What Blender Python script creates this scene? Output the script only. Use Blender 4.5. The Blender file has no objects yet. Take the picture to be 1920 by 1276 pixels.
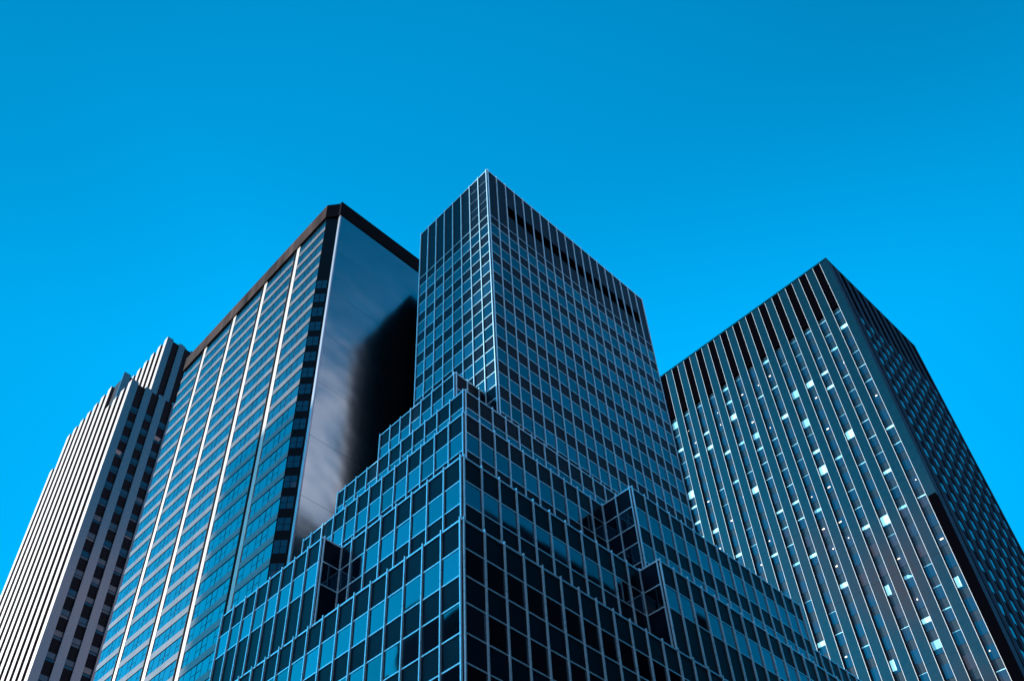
import bpy, math, random
from mathutils import Vector, Matrix
random.seed(7)
sc = bpy.context.scene
COL = sc.collection
EYE = 1.7                      # camera height above the pavement
F = 3.7                        # storey height
HALF = 1.85

# ------------------------------------------------------------------ materials
def new_mat(name):
    m = bpy.data.materials.new(name); m.use_nodes = True
    nt = m.node_tree; return m, nt, nt.nodes['Principled BSDF']

def mat(name, col, rough=0.5, metal=0.0, ior=1.5, var=0.0, scale=1.0, bump=0.0, bscale=3.0, coat=0.0, coat_rough=0.05, rvar=0.0, stretch=(1, 1, 1), tint=None):
    m, nt, b = new_mat(name)
    if tint: b.inputs['Specular Tint'].default_value = (*tint, 1)
    b.inputs['Base Color'].default_value = (*col, 1)
    b.inputs['Roughness'].default_value = rough
    b.inputs['Metallic'].default_value = metal
    b.inputs['IOR'].default_value = ior
    b.inputs['Coat Weight'].default_value = coat
    b.inputs['Coat Roughness'].default_value = coat_rough
    if var or bump or rvar:
        tc = nt.nodes.new('ShaderNodeTexCoord')
        mp = nt.nodes.new('ShaderNodeMapping'); mp.inputs['Scale'].default_value = stretch
        nt.links.new(tc.outputs['Object'], mp.inputs['Vector'])
    if var or rvar:
        n = nt.nodes.new('ShaderNodeTexNoise'); n.inputs['Scale'].default_value = scale; n.inputs['Detail'].default_value = 5
        nt.links.new(mp.outputs[0], n.inputs['Vector'])
    if var:
        r = nt.nodes.new('ShaderNodeValToRGB')
        r.color_ramp.elements[0].position = 0.3; r.color_ramp.elements[1].position = 0.7
        r.color_ramp.elements[0].color = (*[c * (1 - var) for c in col], 1)
        r.color_ramp.elements[1].color = (*[min(1, c * (1 + var)) for c in col], 1)
        nt.links.new(n.outputs['Fac'], r.inputs['Fac']); nt.links.new(r.outputs['Color'], b.inputs['Base Color'])
    if rvar:
        mr = nt.nodes.new('ShaderNodeMapRange')
        mr.inputs['To Min'].default_value = max(0.0, rough - rvar); mr.inputs['To Max'].default_value = rough + rvar
        nt.links.new(n.outputs['Fac'], mr.inputs['Value']); nt.links.new(mr.outputs[0], b.inputs['Roughness'])
    if bump:
        n2 = nt.nodes.new('ShaderNodeTexNoise'); n2.inputs['Scale'].default_value = bscale; n2.inputs['Detail'].default_value = 2
        nt.links.new(mp.outputs[0], n2.inputs['Vector'])
        bp = nt.nodes.new('ShaderNodeBump'); bp.inputs['Strength'].default_value = 1.0; bp.inputs['Distance'].default_value = bump
        nt.links.new(n2.outputs['Fac'], bp.inputs['Height']); nt.links.new(bp.outputs[0], b.inputs['Normal'])
    return m

def emit(name, col, strength):
    m, nt, b = new_mat(name)
    b.inputs['Base Color'].default_value = (*[c * .8 for c in col], 1)
    b.inputs['Emission Color'].default_value = (*col, 1)
    b.inputs['Emission Strength'].default_value = strength
    b.inputs['Roughness'].default_value = 0.3
    return m

M = {}
M['c_glass']   = mat('podium window glass', (.002, .006, .013), .03, 0, 1.80, tint=(.6, .82, 1), bump=.004, bscale=.35)
M['c_glass2']  = mat('podium window glass with blind', (.006, .016, .030), .04, 0, 1.95, tint=(.6, .82, 1), bump=.004, bscale=.35)
M['c_glass3']  = mat('podium dark window glass', (.001, .004, .009), .03, 0, 1.55, tint=(.6, .82, 1), bump=.004, bscale=.35)
M['c_panel']   = mat('dark spandrel glass', (.003, .009, .020), .36, 0, 1.13, var=.3, scale=.6)
M['c_metal']   = mat('brushed aluminium mullion', (.52, .84, .96), .30, .3, rvar=.08, scale=4, var=.08)
M['c_louvre']  = mat('dark louvre panel', (.002, .006, .012), .6, 0, 1.05, var=.35, scale=.5)
M['void']      = mat('open louvre shadow', (.001, .001, .002), .9, 0, 1.0)
M['roof']      = mat('roof gravel', (.12, .12, .12), .9, var=.2, scale=2)
M['d_granite'] = mat('polished dark granite', (.002, .007, .010), .11, 0, 1.58, var=.25, scale=.9, rvar=.05, bump=.004, bscale=.5)
M['d_line']    = mat('pale metal trim', (.55, .58, .58), .35, .3)
M['d_glass']   = mat('tower window glass', (.006, .020, .038), .05, 0, 1.66, tint=(.6, .85, 1))
M['d_panel']   = mat('tower spandrel', (.008, .018, .028), .25, 0, 1.5, var=.2)
M['d_pier']    = mat('side pier cladding', (.010, .034, .060), .6, 0, 1.12, var=.25, scale=.5)
M['d_matte']   = mat('matte spandrel', (.004, .010, .018), .8, 0, 1.05, var=.3)
M['d_black']   = mat('dark reflection sheet', (.001, .001, .002), .5, 0, 1.01)  # dark reflection put into the colour of a sheet
M['lit_dim']   = emit('dim office ceiling', (.16, .50, .68), .30)
M['lit']       = emit('lit office ceiling', (.30, .74, .92), .48)
M['lit_warm']  = emit('warm office light', (1., .86, .62), .72)
M['b_stone']   = mat('pale spandrel stone', (.12, .112, .115), .45, 0, 1.12, var=.16, scale=.35, coat=.3, coat_rough=.10)
M['b_white']   = mat('white marble strip', (.42, .39, .36), .45, var=.08, scale=1.2)
M['b_slot']    = mat('dark recessed slot', (.012, .014, .018), .7)
M['b_glass']   = mat('slab window glass', (.004, .016, .028), .04, 0, 1.66, tint=(.6, .85, 1))
M['b_frame']   = mat('black window frame', (.01, .01, .012), .5)
M['b_dark']    = mat('dark corner cladding', (.002, .003, .005), .4, 0, 1.15)
M['b_band']    = mat('weathered brown parapet stone', (.034, .022, .020), .7, 0, 1.1, var=.8, scale=.5, stretch=(1, 1, .12))
M['b_band2']   = mat('dark parapet stone', (.004, .004, .006), .7, 0, 1.08, var=.35, scale=.5)
M['b_wall']    = mat('sheer polished wall', (.165, .275, .30), .15, 1.0, 1.6, var=.06, scale=.12, bump=.12, bscale=.10)
M['b_edge']    = mat('wall edge trim', (.35, .40, .45), .35, .5)
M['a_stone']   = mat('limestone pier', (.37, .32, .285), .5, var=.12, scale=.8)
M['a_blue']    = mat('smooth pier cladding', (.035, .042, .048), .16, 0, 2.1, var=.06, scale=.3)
M['a_recess']  = mat('dark recess spandrel', (.006, .006, .009), .5, 0, 1.15, var=.3)
M['a_glass']   = mat('recess window glass', (.010, .022, .032), .08, 0, 1.6, tint=(.6, .85, 1))
M['a_flank'] = mat('shaded rib flank', (.030, .011, .012), .5)  # shade on the rib sides put into a dark reddish colour
M['a_red']     = mat('red granite panel', (.20, .075, .075), .4, var=.3, scale=1)
M['n_dark']    = mat('added block matte black', (.002, .003, .005), .9, 0, 1.02)
M['n_stone']   = mat('added block dark masonry', (.03, .03, .03), .7, var=.2, scale=.4)
M['asphalt']   = mat('asphalt', (.04, .045, .05), .85, var=.25, scale=.6)
M['pave']      = mat('pavement slabs', (.20, .21, .22), .8, var=.15, scale=.8)
M['mast']      = mat('pale roof mast', (.7, .7, .7), .5)

# ------------------------------------------------------------------ mesh kit
class Face:
    """a facade plane: origin on the ground, a runs along it, d outward, z up"""
    def __init__(s, x, y, tx, ty, nx, ny):
        s.x, s.y, s.tx, s.ty, s.nx, s.ny = x, y, tx, ty, nx, ny
    def p(s, a, d, z):
        return (s.x + s.tx * a + s.nx * d, s.y + s.ty * a + s.ny * d, z + EYE)

class MB:
    def __init__(s): s.v = []; s.f = []
    def box(s, fc, a0, a1, d0, d1, z0, z1, ta=0, tz=0):
        n = len(s.v); am, zm = (a0 + a1) / 2, (z0 + z1) / 2
        for (a, z) in ((a0, z0), (a1, z0), (a1, z1), (a0, z1)):
            s.v.append(fc.p(a, d0, z))
        for (a, z) in ((a0, z0), (a1, z0), (a1, z1), (a0, z1)):
            s.v.append(fc.p(a, d1 + ta * (a - am) + tz * (z - zm), z))
        q = [(0, 3, 2, 1), (4, 5, 6, 7), (0, 1, 5, 4), (1, 2, 6, 5), (2, 3, 7, 6), (3, 0, 4, 7)]
        flip = (fc.tx * fc.ny - fc.ty * fc.nx) > 0     # keep normals outward for either handedness
        s.f += [tuple(n + i for i in (t[::-1] if flip else t)) for t in q]
        return s
    def abox(s, x0, x1, y0, y1, z0, z1):
        return s.box(Face(0, 0, 1, 0, 0, 1), x0, x1, y0, y1, z0, z1)
    def prism(s, pts, z0, z1):
        n = len(s.v); k = len(pts)
        for (x, y) in pts: s.v.append((x, y, z0 + EYE))
        for (x, y) in pts: s.v.append((x, y, z1 + EYE))
        s.f.append(tuple(n + i for i in reversed(range(k)))); s.f.append(tuple(n + k + i for i in range(k)))
        for i in range(k):
            j = (i + 1) % k; s.f.append((n + i, n + j, n + k + j, n + k + i))
        return s
    def add(s, o):
        n = len(s.v); s.v += o.v; s.f += [tuple(n + i for i in f) for f in o.f]; return s
    def build(s, name, m, parent=None):
        me = bpy.data.meshes.new(name); me.from_pydata(s.v, [], s.f); me.materials.append(m); me.update()
        o = bpy.data.objects.new(name, me); COL.objects.link(o)
        if parent is not None:
            o.parent = parent
            if parent.type == 'EMPTY': o.matrix_parent_inverse = Matrix.Translation(-parent.location)
        return o

def thing(name, label, cat, loc, group=None):
    o = bpy.data.objects.new(name, None); COL.objects.link(o); o.location = loc
    o['label'] = label; o['category'] = cat
    if group: o['group'] = group
    return o

PENDING = {}                       # (thing, kind) -> list of (parent, mesh, material, centre, normal, area)
def later(root, kind, parent, mb, m, fc, a0, a1, z0, z1, d=0.05):
    c = Vector(fc.p((a0 + a1) / 2, d + .03, (z0 + z1) / 2))
    PENDING.setdefault((root.name, kind), []).append((root, parent, mb, m, c, Vector((fc.nx, fc.ny, 0)), abs(a1 - a0) * abs(z1 - z0)))

# ------------------------------------------------------------------ camera
YAW, PITCH, ROLL, FPX, CX, CY = 0.886175472, 0.793501462, 0.0391406765, 1867.6823, 774.546835, 837.198179
fw = Vector((math.cos(PITCH) * math.cos(YAW), math.cos(PITCH) * math.sin(YAW), math.sin(PITCH)))
r0 = Vector((math.sin(YAW), -math.cos(YAW), 0)); u0 = r0.cross(fw)
rt = math.cos(ROLL) * r0 + math.sin(ROLL) * u0; up = -math.sin(ROLL) * r0 + math.cos(ROLL) * u0
cam = bpy.data.cameras.new('camera'); co = bpy.data.objects.new('camera', cam); COL.objects.link(co)
co.matrix_world = Matrix(((rt.x, up.x, -fw.x, 0), (rt.y, up.y, -fw.y, 0), (rt.z, up.z, -fw.z, EYE), (0, 0, 0, 1)))
cam.sensor_width = 36; cam.lens = FPX / 1920 * 36
cam.shift_x = (960 - CX) / 1920; cam.shift_y = (CY - 638) / 1920
cam.clip_start = .1; cam.clip_end = 6000
sc.camera = co
def project(p):
    q = p - Vector((0, 0, EYE)); z = q.dot(fw)
    if z <= 0: return None
    return CX + FPX * q.dot(rt) / z, CY - FPX * q.dot(up) / z

# ------------------------------------------------------------------ building C: stepped glass tower in the middle
C = thing('stepped_glass_tower', 'dark glass and aluminium tower in the middle, stepping back in terraces to a tall shaft', 'building', (45, 45, 0))

def row_tops(zb, zt):
    k = math.floor((zt - 1.6 - 35.33) / F)
    while True:
        t = 35.33 + F * k
        if t - HALF < zb: break
        if t <= zt - 1.6: yield t
        k -= 1

def curtain(parent, fc, L, zb, zt, first, pitch, top_z=None, dark=None, louvre=None, joints=True, endpost=True, low=None):
    """aluminium grid over dark panels: windows, mullions, transom rails, coping"""
    zw = top_z if top_z is not None else zt
    xs = [first + pitch * i for i in range(int((L - first) / pitch + 1.001))]
    xs = [x for x in xs if x < L - .25]
    edges = [0.10] + xs + [L - .10]
    # mullions: web, front flange, split into two-storey lengths
    for x in ([.07] if True else []) + xs + ([L - .07] if endpost else []):
        mb = MB()
        z1 = zt + .22
        cuts = [zb]
        if joints:
            k = math.ceil((zb + 2 - 33.9) / (2 * F))
            while 33.9 + 2 * F * k < zt - 2:
                cuts.append(33.9 + 2 * F * k); k += 1
        cuts.append(z1)
        for i in range(len(cuts) - 1):
            za, zc = cuts[i] + (.02 if i else 0), cuts[i + 1] - (.02 if i < len(cuts) - 2 else 0)
            mb.box(fc, x - .025, x + .025, 0.002, .115, za, zc)
            mb.box(fc, x - .042, x + .042, .117, .14, za, zc)
        later(C, 'mullion', parent, mb, M['c_metal'], fc, x - .06, x + .06, max(zb, 10), z1, .2)
    # windows and rails
    rails = []
    for t in row_tops(zb, zw):
        rails += [t + .03, t - HALF - .03]
        for i in range(len(edges) - 1):
            a0, a1 = edges[i] + .045, edges[i + 1] - .045
            if a1 - a0 < .4: continue
            mb = MB().box(fc, a0, a1, .002, .022, t - HALF + .02, t - .02, random.gauss(0, .005), random.gauss(0, .006))
            later(C, 'window', parent, mb, M[random.choice(('c_glass', 'c_glass', 'c_glass', 'c_glass2', 'c_glass3'))], fc, a0, a1, t - HALF, t)
    for z in rails:
        mb = MB().box(fc, .12, L - .12, .003, .05, z - .045, z + .045)
        later(C, 'rail', parent, mb, M['c_metal'], fc, 0, L, z - .04, z + .04, .1)
    if louvre:
        z0, z1 = louvre
        for z, hh, dd in ((z0, .04, .09), (102.0, .012, .02), (103.6, .012, .02), (105.6, .012, .02), (107.8, .012, .02)):
            if hh < .03 and fc.nx == 0: continue      # panel joints read only in the two corner bays of the left face
            mb = MB().box(fc, .12, L - .12 if hh > .03 else 3.0, .003, dd, z - hh, z + hh)
            later(C, 'rail', parent, mb, M['c_metal'], fc, 0, L, z - hh, z + hh, .1)
    return edges

def tier(name, x0, x1, y0, y1, zb, zt, m=None):
    o = MB().abox(x0, x1, y0, y1, zb, zt).build(name, m or M['c_panel'], C)
    return o
def coping(parent, x0, x1, y0, y1, z):
    w = .16
    mb = MB()
    mb.abox(x0 - .07, x1 + .07, y0 - .07, y0 + w, z - .02, z + .10)
    mb.abox(x0 - .07, x1 + .07, y1 - w, y1 + .07, z - .02, z + .10)
    mb.abox(x0 - .07, x0 + w, y0 + w, y1 - w, z - .02, z + .10)
    mb.abox(x1 - w, x1 + .07, y0 + w, y1 - w, z - .02, z + .10)
    mb.build('coping', M['c_metal'], parent)

VE = 57.7
def RF(x, y): return Face(x, y, 1, 0, 0, -1)      # right-hand facades, run along +x
def LF(x, y): return Face(x, y, 0, 1, -1, 0)      # left-hand facades, run along +y
Z1, Z2, Z3, Z4, Z5, ZS = 37.3, 44.7, 55.8, 63.2, 70.6, 109.8
T1 = tier('podium_tier', 29.03, 97, 30.95, VE, -EYE, Z1)
T2 = tier('podium_tier', 30.71, 95, 32.65, VE, Z1 - .3, Z2)
T3 = tier('podium_tier', 35.25, 93, 37.22, VE, Z2 - .3, Z3)
T4 = tier('podium_tier', 38.20, 69.6, 40.27, VE - .1, Z3 - .3, Z4)
T5 = tier('podium_tier', 40.60, 69.0, 44.00, 54.9, Z4 - .3, Z5)
WL = tier('podium_wing', 29.03, 30.9, 45.05, VE - .01, Z1 - .004, Z2 - .004)
W1 = tier('podium_wing', 47.87, 85, 30.95, 32.9, Z1 - .004, Z2 - .004)
W2 = tier('podium_wing', 50.83, 74.3, 34.15, 37.5, Z2 - .004, Z3 - .004)
SH = tier('tower_shaft', 44.25, 72.9, 42.15, 54.25, Z4 - .3, ZS)
for t, b in ((T1, (29.03, 97, 30.95, VE, Z1)), (T2, (30.71, 95, 32.65, VE, Z2)), (T3, (35.25, 93, 37.22, VE, Z3)), (T4, (38.2, 69.6, 40.27, VE - .1, Z4)),
             (T5, (40.6, 69, 44, 54.9, Z5)), (WL, (29.03, 30.9, 45.05, VE - .01, Z2 + .004)), (W1, (47.87, 85, 30.95, 32.9, Z2 + .004)), (W2, (50.83, 74.3, 34.15, 37.5, Z3 + .004)), (SH, (44.25, 72.9, 42.15, 54.25, ZS))):
    coping(t, *b)
curtain(T1, RF(29.03, 30.95), 68, -EYE, Z1, 1.70, 1.575)
curtain(T1, LF(29.03, 30.95), VE - 30.95, -EYE, Z1, 1.66, 1.60)
curtain(T2, RF(30.71, 32.65), 64, Z1, Z2, 1.62, 1.560)
curtain(T2, LF(30.71, 32.65), VE - 32.65, Z1, Z2, 1.65, 1.58)
curtain(T3, RF(35.25, 37.22), 57.7, Z2, Z3, 1.55, 1.560)
curtain(T3, LF(35.25, 37.22), VE - 37.22, Z2, Z3, 1.65, 1.60)
curtain(T4, RF(38.20, 40.27), 31.4, Z3, Z4, 1.60, 1.585)
curtain(T4, LF(38.20, 40.27), VE - .1 - 40.27, Z3, Z4, 1.70, 1.60)
curtain(T5, RF(40.60, 44.00), 28.4, Z4, Z5, 1.45, 1.50)
curtain(T5, LF(40.60, 44.00), 10.9, Z4, Z5, 1.60, 1.53)
curtain(WL, LF(29.03, 45.05), VE - .01 - 45.05, Z1, Z2, 1.62, 1.565)
curtain(WL, RF(29.03, 45.05), 1.66, Z1, Z2, 5, 1.6)
curtain(W1, RF(47.87, 30.95), 37.1, Z1, Z2, 1.58, 1.57)
curtain(W1, LF(47.87, 30.95), 1.68, Z1, Z2, 5, 1.6)
curtain(W2, RF(50.83, 34.15), 23.47, Z2, Z3, 1.60, 1.58)
curtain(W2, LF(50.83, 34.15), 3.05, Z2, Z3, 1.55, 1.6)
eR = curtain(SH, RF(44.25, 42.15), 28.65, Z4, ZS, 1.50, 1.508, top_z=100.0, louvre=(99.85, ZS))
eL = curtain(SH, LF(44.25, 42.15), 12.1, Z4, ZS, 1.50, 1.515, top_z=100.0, louvre=(99.85, ZS))
# louvre storey panels and the open black band on the right-hand face
fr = RF(44.25, 42.15)
for i in range(len(eR) - 1):
    a0, a1 = eR[i] + .04, eR[i + 1] - .04
    if 2 <= i <= len(eR) - 3:
        mb = MB().box(fr, a0, a1, .002, .012, 103.1, 105.25)
        later(C, 'louvre', SH, mb, M['void'], fr, a0, a1, 103.1, 105.25)
mast = MB().abox(44.9, 45.02, 45.0, 45.12, ZS, ZS + 1.3); mast.abox(44.85, 45.07, 45.3, 45.4, ZS, ZS + .8); mast.build('roof_mast', M['mast'], C)

# ------------------------------------------------------------------ building D: dark granite tower on the right
D = thing('granite_pier_tower', 'dark granite office tower on the right with white-edged vertical piers and scattered lit windows', 'building', (200, 75, 0))
QD = 1.45
class SB(MB):
    '''mesh of the right-hand tower, measured in its own module'''
    def box(s, fc, a0, a1, d0, d1, z0, z1, ta=0, tz=0):
        return super().box(fc, a0 * QD, a1 * QD, d0 * QD, d1 * QD, z0 * QD if z0 > 0 else z0, z1 * QD, ta, tz)
    def abox(s, x0, x1, y0, y1, z0, z1):
        return super().box(Face(0, 0, 1, 0, 0, 1), x0 * QD, x1 * QD, y0 * QD, y1 * QD, z0 * QD if z0 > 0 else z0, z1 * QD)
def laterD(root, kind, parent, mb, m, fc, a0, a1, z0, z1, d=0.05):
    later(root, kind, parent, mb, m, fc, a0 * QD, a1 * QD, z0 * QD, z1 * QD, d * QD)
UD, VD, ZD = 124.0, 32.18, 159.5
VD1, UD1 = 77.5, 155.2
SB().abox(UD + .5, UD1, VD + .13, VD1, -EYE, ZD - .25).build('core_wall', M['d_panel'], D)
SB().abox(UD - .06, UD1 + .05, VD - .06, VD1, ZD - .25, ZD + .15).build('roof_coping', M['d_granite'], D)
lf = LF(UD * QD, VD * QD)
PD = 3.035; S0, SW = 1.45, 1.46
n_strip = 14
edges = []
prev = 0
for k in range(n_strip + 1):
    a1 = S0 + PD * k if k < n_strip else VD1 - VD
    mb = SB()
    zc = -EYE
    first = True
    cuts = [-EYE, 16, 31, 46.2, 61, 75.8, 90.6, 105.4, 120.2, 135, 147.0, ZD - .252]
    for i in range(len(cuts) - 1):
        mb.box(lf, prev, a1, (-.5 + .002) if k else -.02, 0, cuts[i] + (.012 if i else 0), cuts[i + 1] - .012 if i < len(cuts) - 2 else cuts[i + 1])
    laterD(D, 'pier', D, mb, M['d_granite'], lf, prev, a1, 0, ZD, 0)
    if k < n_strip:
        for x in (a1 - .04, a1 + SW - .02):
            tb = SB().box(lf, x, x + .055, .003, .055, -EYE, ZD - .26)
            laterD(D, 'edge_trim', D, tb, M['d_line'], lf, x, x + .08, 0, ZD, 0.05)
        # black open louvre at the top
        mb = SB().box(lf, a1 + .06, a1 + SW - .06, -.5 + .002, -.10, 146.6, ZD - .27)
        laterD(D, 'louvre', D, mb, M['void'], lf, a1, a1 + SW, 146.6, ZD, -.1)
        z = 146.4
        j = 0
        while z > 4:
            zt_, zb_ = z - .95, z - 3.05          # pane; spandrel of core wall shows between
            mb = SB().box(lf, a1 + .06, a1 + SW - .06, -.5 + .002, -.46, zb_, zt_, random.gauss(0, .008), random.gauss(0, .01))
            laterD(D, 'window', D, mb, M['d_glass'], lf, a1, a1 + SW, zb_, zt_, -.4)
            r = random.random()
            top = z > 95
            lo = .09 if not top else .24
            if r < lo:
                h = random.choice((.45, .6, .8, 1.3, 1.7, .5, .6))
                w0 = 0.06 if top else random.choice((.06, .75))
                mb = SB().box(lf, a1 + w0 + .02, a1 + SW - .08, -.455, -.44, zt_ - h, zt_ - .04)
                laterD(D, 'lit_ceiling', D, mb, M[random.choice(('lit', 'lit', 'lit_dim'))], lf, a1, a1 + SW, zt_ - h, zt_, -.4)
            elif r < lo + .30:
                mb = SB().box(lf, a1 + .1, a1 + SW - .1, -.455, -.44, zt_ - random.choice((.12, .2, .1)), zt_ - .04)
                laterD(D, 'lit_ceiling', D, mb, M[random.choice(('lit', 'lit_dim', 'lit_dim'))], lf, a1, a1 + SW, zt_ - .2, zt_, -.4)
            elif r < lo + .46:
                w = random.uniform(.1, .5); x = a1 + random.uniform(.12, SW - w - .12); q = random.uniform(.1, .9)
                mb = SB().box(lf, x, x + w, -.455, -.44, zt_ - q - .22, zt_ - q)
                laterD(D, 'lit_ceiling', D, mb, M['lit_warm'], lf, x, x + w, zt_ - q - .22, zt_ - q, -.4)
            z -= F
    prev = a1 + SW
# right-hand face: deep projecting piers with panes between
rf = RF(UD * QD, VD * QD)
nb = 10; PR = (UD1 - UD) / nb
for k in range(nb + 1):
    a0 = 0.022 if k == 0 else PR * k - .62
    a1 = 1.75 if k == 0 else min(PR * k + .78, UD1 - UD + .0)
    mb = SB().box(rf, a0, a1, -.13 + .002, 0, -EYE, ZD - .252)
    if k: mb.box(rf, a0 + .5, a1 - .5, .002, .06, -EYE, ZD - .256)
    laterD(D, 'pier', D, mb, M['d_pier'], rf, a0, a1, 0, ZD, 0)
    if k == nb: break
    b0 = a1; b1 = PR * (k + 1) - .62
    z = 146.4
    mb = SB().box(rf, b0 + .02, b1 - .02, -.13 + .002, -.10, 146.6, ZD - .27)
    laterD(D, 'louvre', D, mb, M['void'], rf, b0, b1, 146.6, ZD, -.8)
    while z > 4:
        mb = SB().box(rf, b0 + .03, b1 - .03, -.13 + .002, -.11, z - 2.75, z - .9, random.gauss(0, .006), random.gauss(0, .01))
        laterD(D, 'window', D, mb, M['d_glass'], rf, b0, b1, z - 2.9, z - .9, -.3)
        sp = SB().box(rf, b0 + .01, b1 - .01, -.13 + .002, -.08, z - .85, z + .95)
        laterD(D, 'spandrel', D, sp, M['d_matte'], rf, b0, b1, z - .85, z + .95, -.1)
        z -= F
# black sheet standing in for a dark reflection low on the corner pier
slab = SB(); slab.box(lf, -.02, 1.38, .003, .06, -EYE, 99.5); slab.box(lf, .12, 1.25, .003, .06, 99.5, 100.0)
slab.build('corner_reflection', M['d_black'], D)

# ------------------------------------------------------------------ building B: pale banded slab with sheer side wall
B = thing('banded_slab_tower', 'tall slab with pale bands, white vertical strips and a sheer smooth side wall', 'building', (60, 105, 0))
UB, VB = 47.0, 84.1
VB1 = 131.7; UB1 = 80.0
ZB, ZW = 156.9, 152.9
CHX, CHY = 48.42, 82.63      # far end of the chamfer
body = MB().prism([(UB + .8, VB - .6), (CHX + .1, CHY + .05), (CHX + .1, 82.4), (UB1, 82.4), (UB1, VB1), (UB + .8, VB1)], -EYE, ZB - .02)
bo = body.build('core_wall', M['b_slot'], B)
lb = LF(UB, 0)
white_r = [91.82 + 10.36 * i for i in range(4)]
WW, SL = .92, .76
bays = [(VB, white_r[0])] + [(white_r[i] + WW + SL, white_r[i + 1]) for i in range(3)] + [(white_r[3] + WW + SL, VB1)]
for wv in white_r:
    mb = MB()
    c = [-EYE, 20, 35, 50, 65, 80, 95, 110, 125, 140, ZW - .05]
    for i in range(len(c) - 1): mb.box(lb, wv + .004, wv + WW, -.79, .05, c[i] + .008, c[i + 1] - .008)
    later(B, 'marble_strip', B, mb, M['b_white'], lb, wv, wv + WW, 0, ZW, .05)
WH = 2.52
for bi, (b0, b1) in enumerate(bays):
    L = b1 - b0
    if bi: MB().box(lb, b0 - .05, b0 - .002, -.79, .03, -EYE, ZW - .03).build('shade_jamb', M['b_slot'], B)  # dark jamb added so the slot end looks unlit
    MB().box(lb, b0 + (.01 if bi else .25), b1 - .002, -.79, -.117, -EYE, ZW - .02).build('bay_backing', M['b_slot'], B)
    z = 101.05 + 14 * 3.694
    while z > 6:
        zb_ = z - WH
        # spandrel below the pane
        mb = MB()
        mid = b0 + L / 2
        zs0, zs1 = zb_ - (3.694 - WH), zb_
        for (q0, q1) in ((b0 + .003, mid - .02), (mid + .02, b1 - .003)):
            mb.box(lb, q0, q1, -.115, .02, zs0, zs1)
        later(B, 'spandrel', B, mb, M['b_stone'], lb, b0, b1, zs0, zs1, .02)
        vent = MB().box(lb, mid - 2.3, mid - 1.9, .022, .03, zb_ - .95, zb_ - .85)
        later(B, 'vent_slot', B, vent, M['b_frame'], lb, mid - 2.3, mid - 1.9, zb_ - .95, zb_ - .85)
        # triplets: narrow split pane, wide pane, narrow split pane
        w = b0 + .06
        seq = 'LS SLS' if bi == 0 else 'SLS SLS'
        k = (L - .12) / sum({'S': 1.2, 'L': 1.72, ' ': .08}[c] for c in seq)
        trip = MB(); start = w
        def flush():
            later(B, 'window', B, trip, M['b_glass'], lb, start, w, zb_, z, -.03)
        for c in seq:
            ww = {'S': 1.2, 'L': 1.72, ' ': .08}[c] * k
            if c == ' ':
                flush(); trip = MB(); w += ww; start = w; continue
            g = .055
            d = -.055
            ta, tz = random.gauss(0, .003), random.gauss(0, .005)
            if c == 'L':
                trip.box(lb, w + g, w + ww - g, -.119, d, zb_ + g, z - g, ta, tz)
            else:
                zm = zb_ + WH * .45
                trip.box(lb, w + g, w + ww - g, -.119, d, zb_ + g, zm - g, ta, tz)
                trip.box(lb, w + g, w + ww - g, -.119, d, zm + g, z - g, ta, tz + .003)
            w += ww
        flush()
        z -= 3.694
# chamfered corner with paired dark windows
dx, dy = CHX - UB, CHY - VB; n = math.hypot(dx, dy); dx, dy = dx / n, dy / n
cf = Face(UB, VB, dx, dy, dy, -dx)
if cf.nx > 0: cf.nx, cf.ny = -cf.nx, -cf.ny
MB().box(cf, .01, n, -.1, .0, -EYE, ZW - .01).build('chamfer_wall', M['b_dark'], B)
z = 93.65 + 11 * 3.66
j = 0
while z > 6:
    for s in (0, 1):
        a0 = .16 + s * .88; mb = MB()
        mb.box(cf, a0, a0 + .78, .002, .03, z - 2.1, z - 1.08, random.gauss(0, .01), random.gauss(0, .01)); mb.box(cf, a0, a0 + .78, .002, .03, z - 1.0, z, random.gauss(0, .01), random.gauss(0, .01))
        later(B, 'chamfer_window', B, mb, M['d_glass'], cf, a0, a0 + .78, z - 2.1, z)
    z -= 3.66
# parapet band: brown on the long face, dark round the corner
MB().box(lb, VB + .02, VB1, -.5, .28, ZW, ZB).build('parapet_band', M['b_band'], B)
p2 = MB().prism([(UB - .28, VB), (CHX - .2, CHY - .3), (CHX - .2, 81.76), (UB1, 81.76), (UB1, 83), (CHX + .5, 83), (UB + .3, VB + .3), (UB - .28, VB + .018)], ZW + .0, ZB + .003)
p2.build('corner_parapet', M['b_band2'], B)
# sheer side wall slab, with a slim edge return
fwall = RF(CHX, 81.88)
MB().box(fwall, .25, UB1 - CHX - .02, -.55, -.06, -EYE, ZW - .07).build('side_wall_backing', M['b_slot'], B)
zs = [-EYE] + [8.5 + 11.1 * i for i in range(13)] + [ZW - .05]
for z0, z1 in zip(zs[:-1], zs[1:]):
    MB().box(fwall, .22, UB1 - CHX, -.058, 0, z0 + .025, z1 - .025).build('wall_panel', M['b_wall'], B)
MB().box(fwall, -.02, .215, -.55, -.03, -EYE, ZW - .06).build('wall_edge', M['b_edge'], B)

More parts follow.
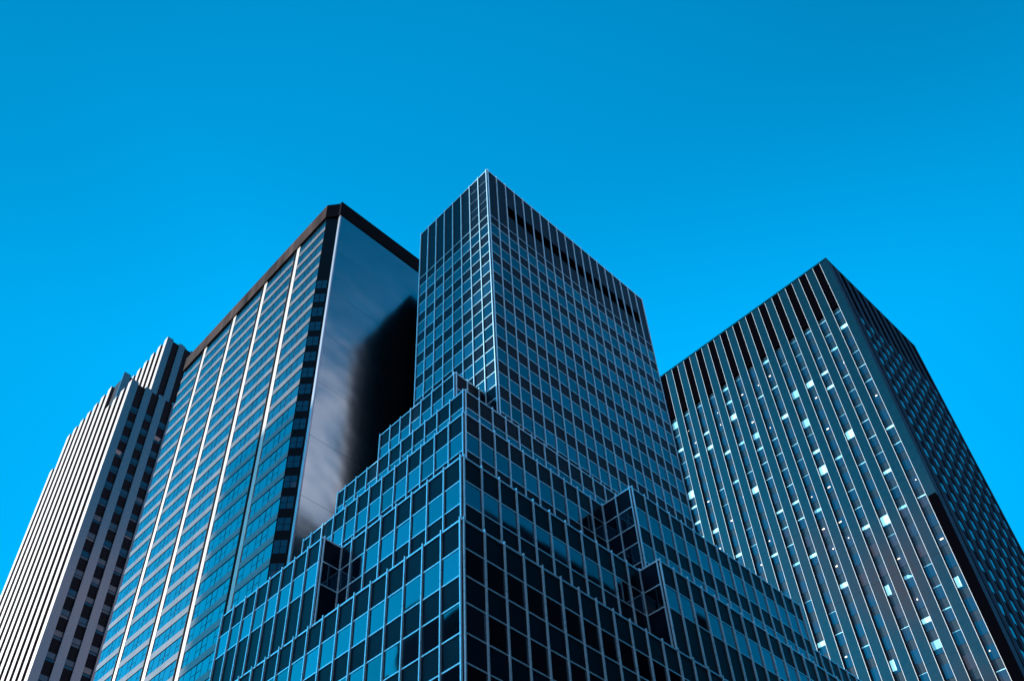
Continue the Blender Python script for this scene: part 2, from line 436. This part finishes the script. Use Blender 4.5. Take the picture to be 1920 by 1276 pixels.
# ------------------------------------------------------------------ building A: ribbed stone tower at far left
A = thing('ribbed_stone_tower', 'sunlit tower at far left with closely set pale stone ribs, stepping up behind the slab', 'building', (105, 285, 0))
K = 2.5
UA, VA = 28.58 * K, 100 * K
ZA, ZR, ZU = 108.9 * K, 115.1 * K, 132.3 * K
PT = 2.29 * K; PW = 1.10 * K; DEP = 1.0
MB().abox(UA + DEP, UA + 70, VA + .9, VA + 28.0 * K, -EYE, ZA - .1).build('core_wall', M['a_recess'], A)
MB().abox(UA + DEP, UA + 5.2, VA + 5.2 * K + .9, VA + 22.4 * K, ZA - .4, ZR - .1).build('core_wall', M['a_recess'], A)
UU, VU = 34.5 * K, 109 * K
MB().abox(UU + DEP, UU + 60, VU + .9, VU + 20 * K, ZA - .4, ZU - .1).build('upper_core_wall', M['a_recess'], A)

def ribs(fc, a_start, count, zb, zt, proud, m, glassed=True, floors=True, wide=PW, skip=0, zmap=None, recess=.0, kindw='window', wtop=None, rh=5.0):
    for i in range(count):
        a = a_start + PT * i
        z1 = zmap(i) if zmap else zt
        mb = MB()
        mb.box(fc, a, a + wide, -recess + .002 if m is not M['a_stone'] else -.07, 0, zb, z1)
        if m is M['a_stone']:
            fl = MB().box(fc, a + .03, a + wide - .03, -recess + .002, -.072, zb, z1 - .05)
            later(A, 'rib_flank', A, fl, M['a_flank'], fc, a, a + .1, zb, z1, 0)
        later(A, 'pier', A, mb, m, fc, a, a + wide, max(zb, 30), z1, 0)
        if glassed:
            z = wtop if wtop is not None else z1 - 3
            while z > max(zb + 3, 3):
                b0, b1 = a + wide + .03, a + PT - .03
                mb = MB()
                if kindw == 'window':
                    mb.box(fc, b0, b1, -recess + .002, -recess + .05, z - .62 * rh * .40, z, random.gauss(0, .02), random.gauss(0, .02)); mb.box(fc, b0, b1, -recess + .002, -recess + .05, z - .62 * rh * .62, z - .62 * rh * .45, random.gauss(0, .02), random.gauss(0, .02))
                    later(A, 'window', A, mb, M['a_glass'], fc, b0, b1, z - 2, z, -recess)
                else:
                    mb.box(fc, b0, b1, -recess + .002, -recess + .06, z - 1.0, z)
                    later(A, 'red_panel', A, mb, M['a_red'], fc, b0, b1, z - 1, z, -recess)
                z -= rh
def topz(i): return ZR if 2 <= i < 9 else ZA
# left-hand (sunlit) face ribs
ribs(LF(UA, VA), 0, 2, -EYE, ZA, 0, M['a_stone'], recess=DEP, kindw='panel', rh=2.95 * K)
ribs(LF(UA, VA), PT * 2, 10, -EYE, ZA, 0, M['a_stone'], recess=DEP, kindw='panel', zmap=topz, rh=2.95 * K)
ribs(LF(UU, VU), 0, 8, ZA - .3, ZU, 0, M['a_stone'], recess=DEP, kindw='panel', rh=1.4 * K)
# right-hand faces
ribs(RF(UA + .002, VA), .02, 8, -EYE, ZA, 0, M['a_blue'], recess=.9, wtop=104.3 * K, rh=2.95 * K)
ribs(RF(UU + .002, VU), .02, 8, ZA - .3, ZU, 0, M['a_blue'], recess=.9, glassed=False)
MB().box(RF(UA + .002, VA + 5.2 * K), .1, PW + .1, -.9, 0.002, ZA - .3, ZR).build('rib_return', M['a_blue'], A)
pl = MB()
for (x, y, h) in ((UU + 2.6, VU + .8, .9), (UU + 5.8, VU + .9, 1.2), (UU + 6.3, VU + 1.5, .8), (UU + 7.0, VU + .7, 1.5), (UU + 8.6, VU + .9, 1.0), (UU + 9.4, VU + 1.4, 1.3)):
    pl.abox(x, x + .35, y, y + .35, ZU - .12, ZU + h)
pl.build('roof_vents', M['a_recess'], A)

# ------------------------------------------------------------------ unseen blocks added only to cast shadows and fill reflections
def added_block(name, label, x0, x1, y0, y1, h, m):
    r = thing(name, label, 'building', ((x0 + x1) / 2, (y0 + y1) / 2, 0))
    MB().abox(x0, x1, y0, y1, -EYE, h).build('wall', m, r)
    w = MB(); z = 6
    w.abox(x0 - .25, x1 + .25, y0 - .25, y1 + .25, h, h + .8)
    w.build('roof', m, r)
    return r
cb = added_block('added_podium_shade', 'unseen block added to shade the podium of the stepped tower and darken its window reflections', -60, -42, 108.5, 126, 111.5, M['n_stone'])
MB().abox(-52, -40.6, 126.01, 130, -EYE, 102).build('shading_wing', M['n_stone'], cb)  # wing added to keep sun off the upper terraces
added_block('added_shaft_shade', 'unseen slender tower added to shade the shaft of the stepped tower', -167.3, -153.5, 256.7, 270.5, 197, M['n_stone'])
added_block('added_slab_shade', 'unseen tower added to cast the shadow on the banded slab', -153.4, -137.7, 270.6, 286.4, 174, M['n_stone'])
added_block('added_dark_block', 'unseen dark block added to blacken window reflections in the stepped tower', -10, 140, -60, -20, 108, M['n_dark'])
added_block('added_dark_tower', 'dark tower added out of sight behind the stepped tower to darken the sheer wall reflection', 68, 86, 61, 78, 150, M['n_dark'])

# ------------------------------------------------------------------ ground
g = MB().abox(-3000, 3000, -3000, 3000, -EYE - 1, -EYE - .16).build('ground', M['asphalt']); g['kind'] = 'structure'
for n_, (x0, x1, y0, y1) in {'pavement': (24, 118, 25, 140), 'pavement.001': (174, 232, 40, 120), 'pavement.002': (-4, 3, -14, 160)}.items():
    p = MB().abox(x0, x1, y0, y1, -EYE - .159, -EYE - .002).build('pavement', M['pave']); p['kind'] = 'structure'

# ------------------------------------------------------------------ build the pending parts: the 100 largest of a kind stay separate
bpy.context.view_layer.update()
dg = bpy.context.evaluated_depsgraph_get()
eye = Vector((0, 0, EYE))
PLURAL = {'window': 'windows', 'mullion': 'mullions', 'rail': 'rails', 'pier': 'piers', 'lit_ceiling': 'lit_ceilings', 'spandrel': 'spandrels', 'vent_slot': 'vent_slots', 'chamfer_window': 'chamfer_windows', 'red_panel': 'red_panels'}
for (rn, kind), items in PENDING.items():
    if len(items) > 100:
        sco = []
        for i, (root, par, mb, m, c, nrm, area) in enumerate(items):
            v = c - eye; dist = v.length
            s = area * max(0.0, -nrm.dot(v.normalized())) / dist ** 2
            q = project(c)
            if q is None or not (-20 < q[0] < 1940 and -20 < q[1] < 1296): s *= 1e-6
            elif s > 0:
                hit, loc, *_ = sc.ray_cast(dg, eye, v.normalized(), distance=max(.1, dist - 1.2))
                if hit: s *= 1e-4
            sco.append((s, i))
        sco.sort(reverse=True); keep = {i for _, i in sco[:100]}
    else:
        keep = set(range(len(items)))
    rest = {}
    for i, (root, par, mb, m, c, nrm, area) in enumerate(items):
        if i in keep: mb.build(kind, m, par)
        else: rest.setdefault(m.name, (root, m, MB()))[2].add(mb)
    # leftovers merge into ONE part
    if rest:
        root = list(rest.values())[0][0]
        allmb = MB(); mats = []; idx = []
        for (_, m, mb) in rest.values():
            allmb.add(mb); idx += [len(mats)] * len(mb.f); mats.append(m)
        o = allmb.build(PLURAL.get(kind, kind + 's'), mats[0], root)
        for m in mats[1:]: o.data.materials.append(m)
        o.data.polygons.foreach_set('material_index', idx)
        o['kind'] = 'stuff'

# ------------------------------------------------------------------ sun and sky
SUN_AZ, SUN_EL = math.radians(135), math.radians(15)
sd = Vector((math.cos(SUN_EL) * math.cos(SUN_AZ), math.cos(SUN_EL) * math.sin(SUN_AZ), math.sin(SUN_EL)))
sl = bpy.data.lights.new('sun', 'SUN'); sl.energy = 4.8; sl.angle = math.radians(.53); sl.color = (1, .90, .80)
so = bpy.data.objects.new('sun', sl); COL.objects.link(so)
so.rotation_euler = sd.to_track_quat('Z', 'Y').to_euler()
w = bpy.data.worlds.new('World'); sc.world = w; w.use_nodes = True
nt = w.node_tree; N = nt.nodes; Lk = nt.links
bg = N['Background']; bg.inputs['Strength'].default_value = .12
sky = N.new('ShaderNodeTexSky'); sky.sky_type = 'NISHITA'; sky.sun_disc = False
sky.sun_elevation = SUN_EL; sky.sun_rotation = math.radians(90) - SUN_AZ
sky.air_density = 1.0; sky.dust_density = .6; sky.ozone_density = 2.0
def math_node(op, a=None, b=None, clamp=False):
    n = N.new('ShaderNodeMath'); n.operation = op; n.use_clamp = clamp
    for i, x in enumerate((a, b)):
        if x is None: continue
        if isinstance(x, (int, float)): n.inputs[i].default_value = x
        else: Lk.new(x, n.inputs[i])
    return n.outputs[0]
mul = N.new('ShaderNodeMix'); mul.data_type = 'RGBA'; mul.blend_type = 'MULTIPLY'; mul.inputs['Factor'].default_value = 1
gm = N.new('ShaderNodeGamma'); gm.inputs['Gamma'].default_value = .6; Lk.new(sky.outputs[0], gm.inputs['Color'])
Lk.new(gm.outputs[0], mul.inputs['A']); mul.inputs['B'].default_value = (.0, 1.414, 2.225, 1)
TINT = mul
# clouds low in the sky behind the camera
tc = N.new('ShaderNodeTexCoord'); sx = N.new('ShaderNodeSeparateXYZ'); Lk.new(tc.outputs['Generated'], sx.inputs[0])
X, Y, Z = sx.outputs
h = math_node('SQRT', math_node('ADD', math_node('MULTIPLY', X, X), math_node('ADD', math_node('MULTIPLY', Y, Y), 1e-5)))
ca = math.radians(228)
dt = math_node('DIVIDE', math_node('ADD', math_node('MULTIPLY', X, math.cos(ca)), math_node('MULTIPLY', Y, math.sin(ca))), h)
def smooth(x, lo, hi):
    n = N.new('ShaderNodeMapRange'); n.interpolation_type = 'SMOOTHSTEP'
    n.inputs['From Min'].default_value = lo; n.inputs['From Max'].default_value = hi
    Lk.new(x, n.inputs['Value']); return n.outputs[0]
fz = N.new('ShaderNodeMapRange'); fz.interpolation_type = 'SMOOTHSTEP'; fz.inputs['From Min'].default_value = .71; fz.inputs['From Max'].default_value = .89
fz.inputs['To Min'].default_value = 1.12; fz.inputs['To Max'].default_value = .80; Lk.new(Z, fz.inputs['Value'])
def lobe(az, el, c0, c1, v0, v1):
    az, el = math.radians(az), math.radians(el)
    d = (math.cos(el) * math.cos(az), math.cos(el) * math.sin(az), math.sin(el))
    dot = math_node('ADD', math_node('ADD', math_node('MULTIPLY', X, d[0]), math_node('MULTIPLY', Y, d[1])), math_node('MULTIPLY', Z, d[2]))
    n = N.new('ShaderNodeMapRange'); n.interpolation_type = 'SMOOTHSTEP'
    for k, v in (('From Min', c0), ('From Max', c1), ('To Min', v0), ('To Max', v1)): n.inputs[k].default_value = v
    Lk.new(dot, n.inputs['Value']); return n.outputs[0]
fz_all = fz.outputs[0]
for lb_ in ((88, 40, .93, .995, 1.0, .80), (46, 45, .80, .995, .84, 1.22), (135, 15, .70, .95, 1.0, 2.5)):
    fz_all = math_node('MULTIPLY', fz_all, lobe(*lb_))
zen = N.new('ShaderNodeMix'); zen.data_type = 'RGBA'; zen.blend_type = 'MULTIPLY'; zen.inputs['Factor'].default_value = 1
Lk.new(mul.outputs['Result'], zen.inputs['A']); Lk.new(fz_all, zen.inputs['B'])
m1 = smooth(dt, .05, .28)
tanel = math_node('DIVIDE', Z, h)
def lobe_h(az, c0, c1):
    az = math.radians(az)
    return smooth(math_node('DIVIDE', math_node('ADD', math_node('MULTIPLY', X, math.cos(az)), math_node('MULTIPLY', Y, math.sin(az))), h), c0, c1)
m2 = N.new('ShaderNodeMapRange'); m2.interpolation_type = 'SMOOTHSTEP'
m2.inputs['From Min'].default_value = .45; m2.inputs['From Max'].default_value = 1.0; m2.inputs['To Min'].default_value = 1; m2.inputs['To Max'].default_value = 0
Lk.new(math_node('SUBTRACT', tanel, math_node('MULTIPLY', lobe_h(303, .972, .997), .47)), m2.inputs['Value'])
nz = N.new('ShaderNodeTexNoise'); nz.inputs['Scale'].default_value = 13; nz.inputs['Detail'].default_value = 7; nz.inputs['Roughness'].default_value = .58
Lk.new(tc.outputs['Generated'], nz.inputs['Vector'])
cover = math_node('ADD', nz.outputs['Fac'], math_node('MULTIPLY', math_node('SUBTRACT', m2.outputs[0], .5), .27))
cl = math_node('MULTIPLY', smooth(cover, .54, .66), m1)
mixc = N.new('ShaderNodeMix'); mixc.data_type = 'RGBA'
Lk.new(cl, mixc.inputs['Factor']); Lk.new(zen.outputs['Result'], mixc.inputs['A']); cm = N.new('ShaderNodeMix'); cm.data_type = 'RGBA'; Lk.new(lobe_h(303, .972, .997), cm.inputs['Factor'])
cm.inputs['A'].default_value = (5.6, 4.2, 4.9, 1); cm.inputs['B'].default_value = (12.0, 7.6, 8.2, 1); Lk.new(cm.outputs['Result'], mixc.inputs['B'])  # warm bright patch added so the sheer wall mirrors light blotches
Lk.new(mixc.outputs['Result'], bg.inputs['Color'])

vs = sc.view_settings; vs.view_transform = 'Standard'; vs.look = 'None'; vs.gamma = 1; vs.exposure = 1.1; vs.use_curve_mapping = False
sc.cycles.max_bounces = 8; sc.cycles.caustics_reflective = False; sc.cycles.caustics_refractive = False
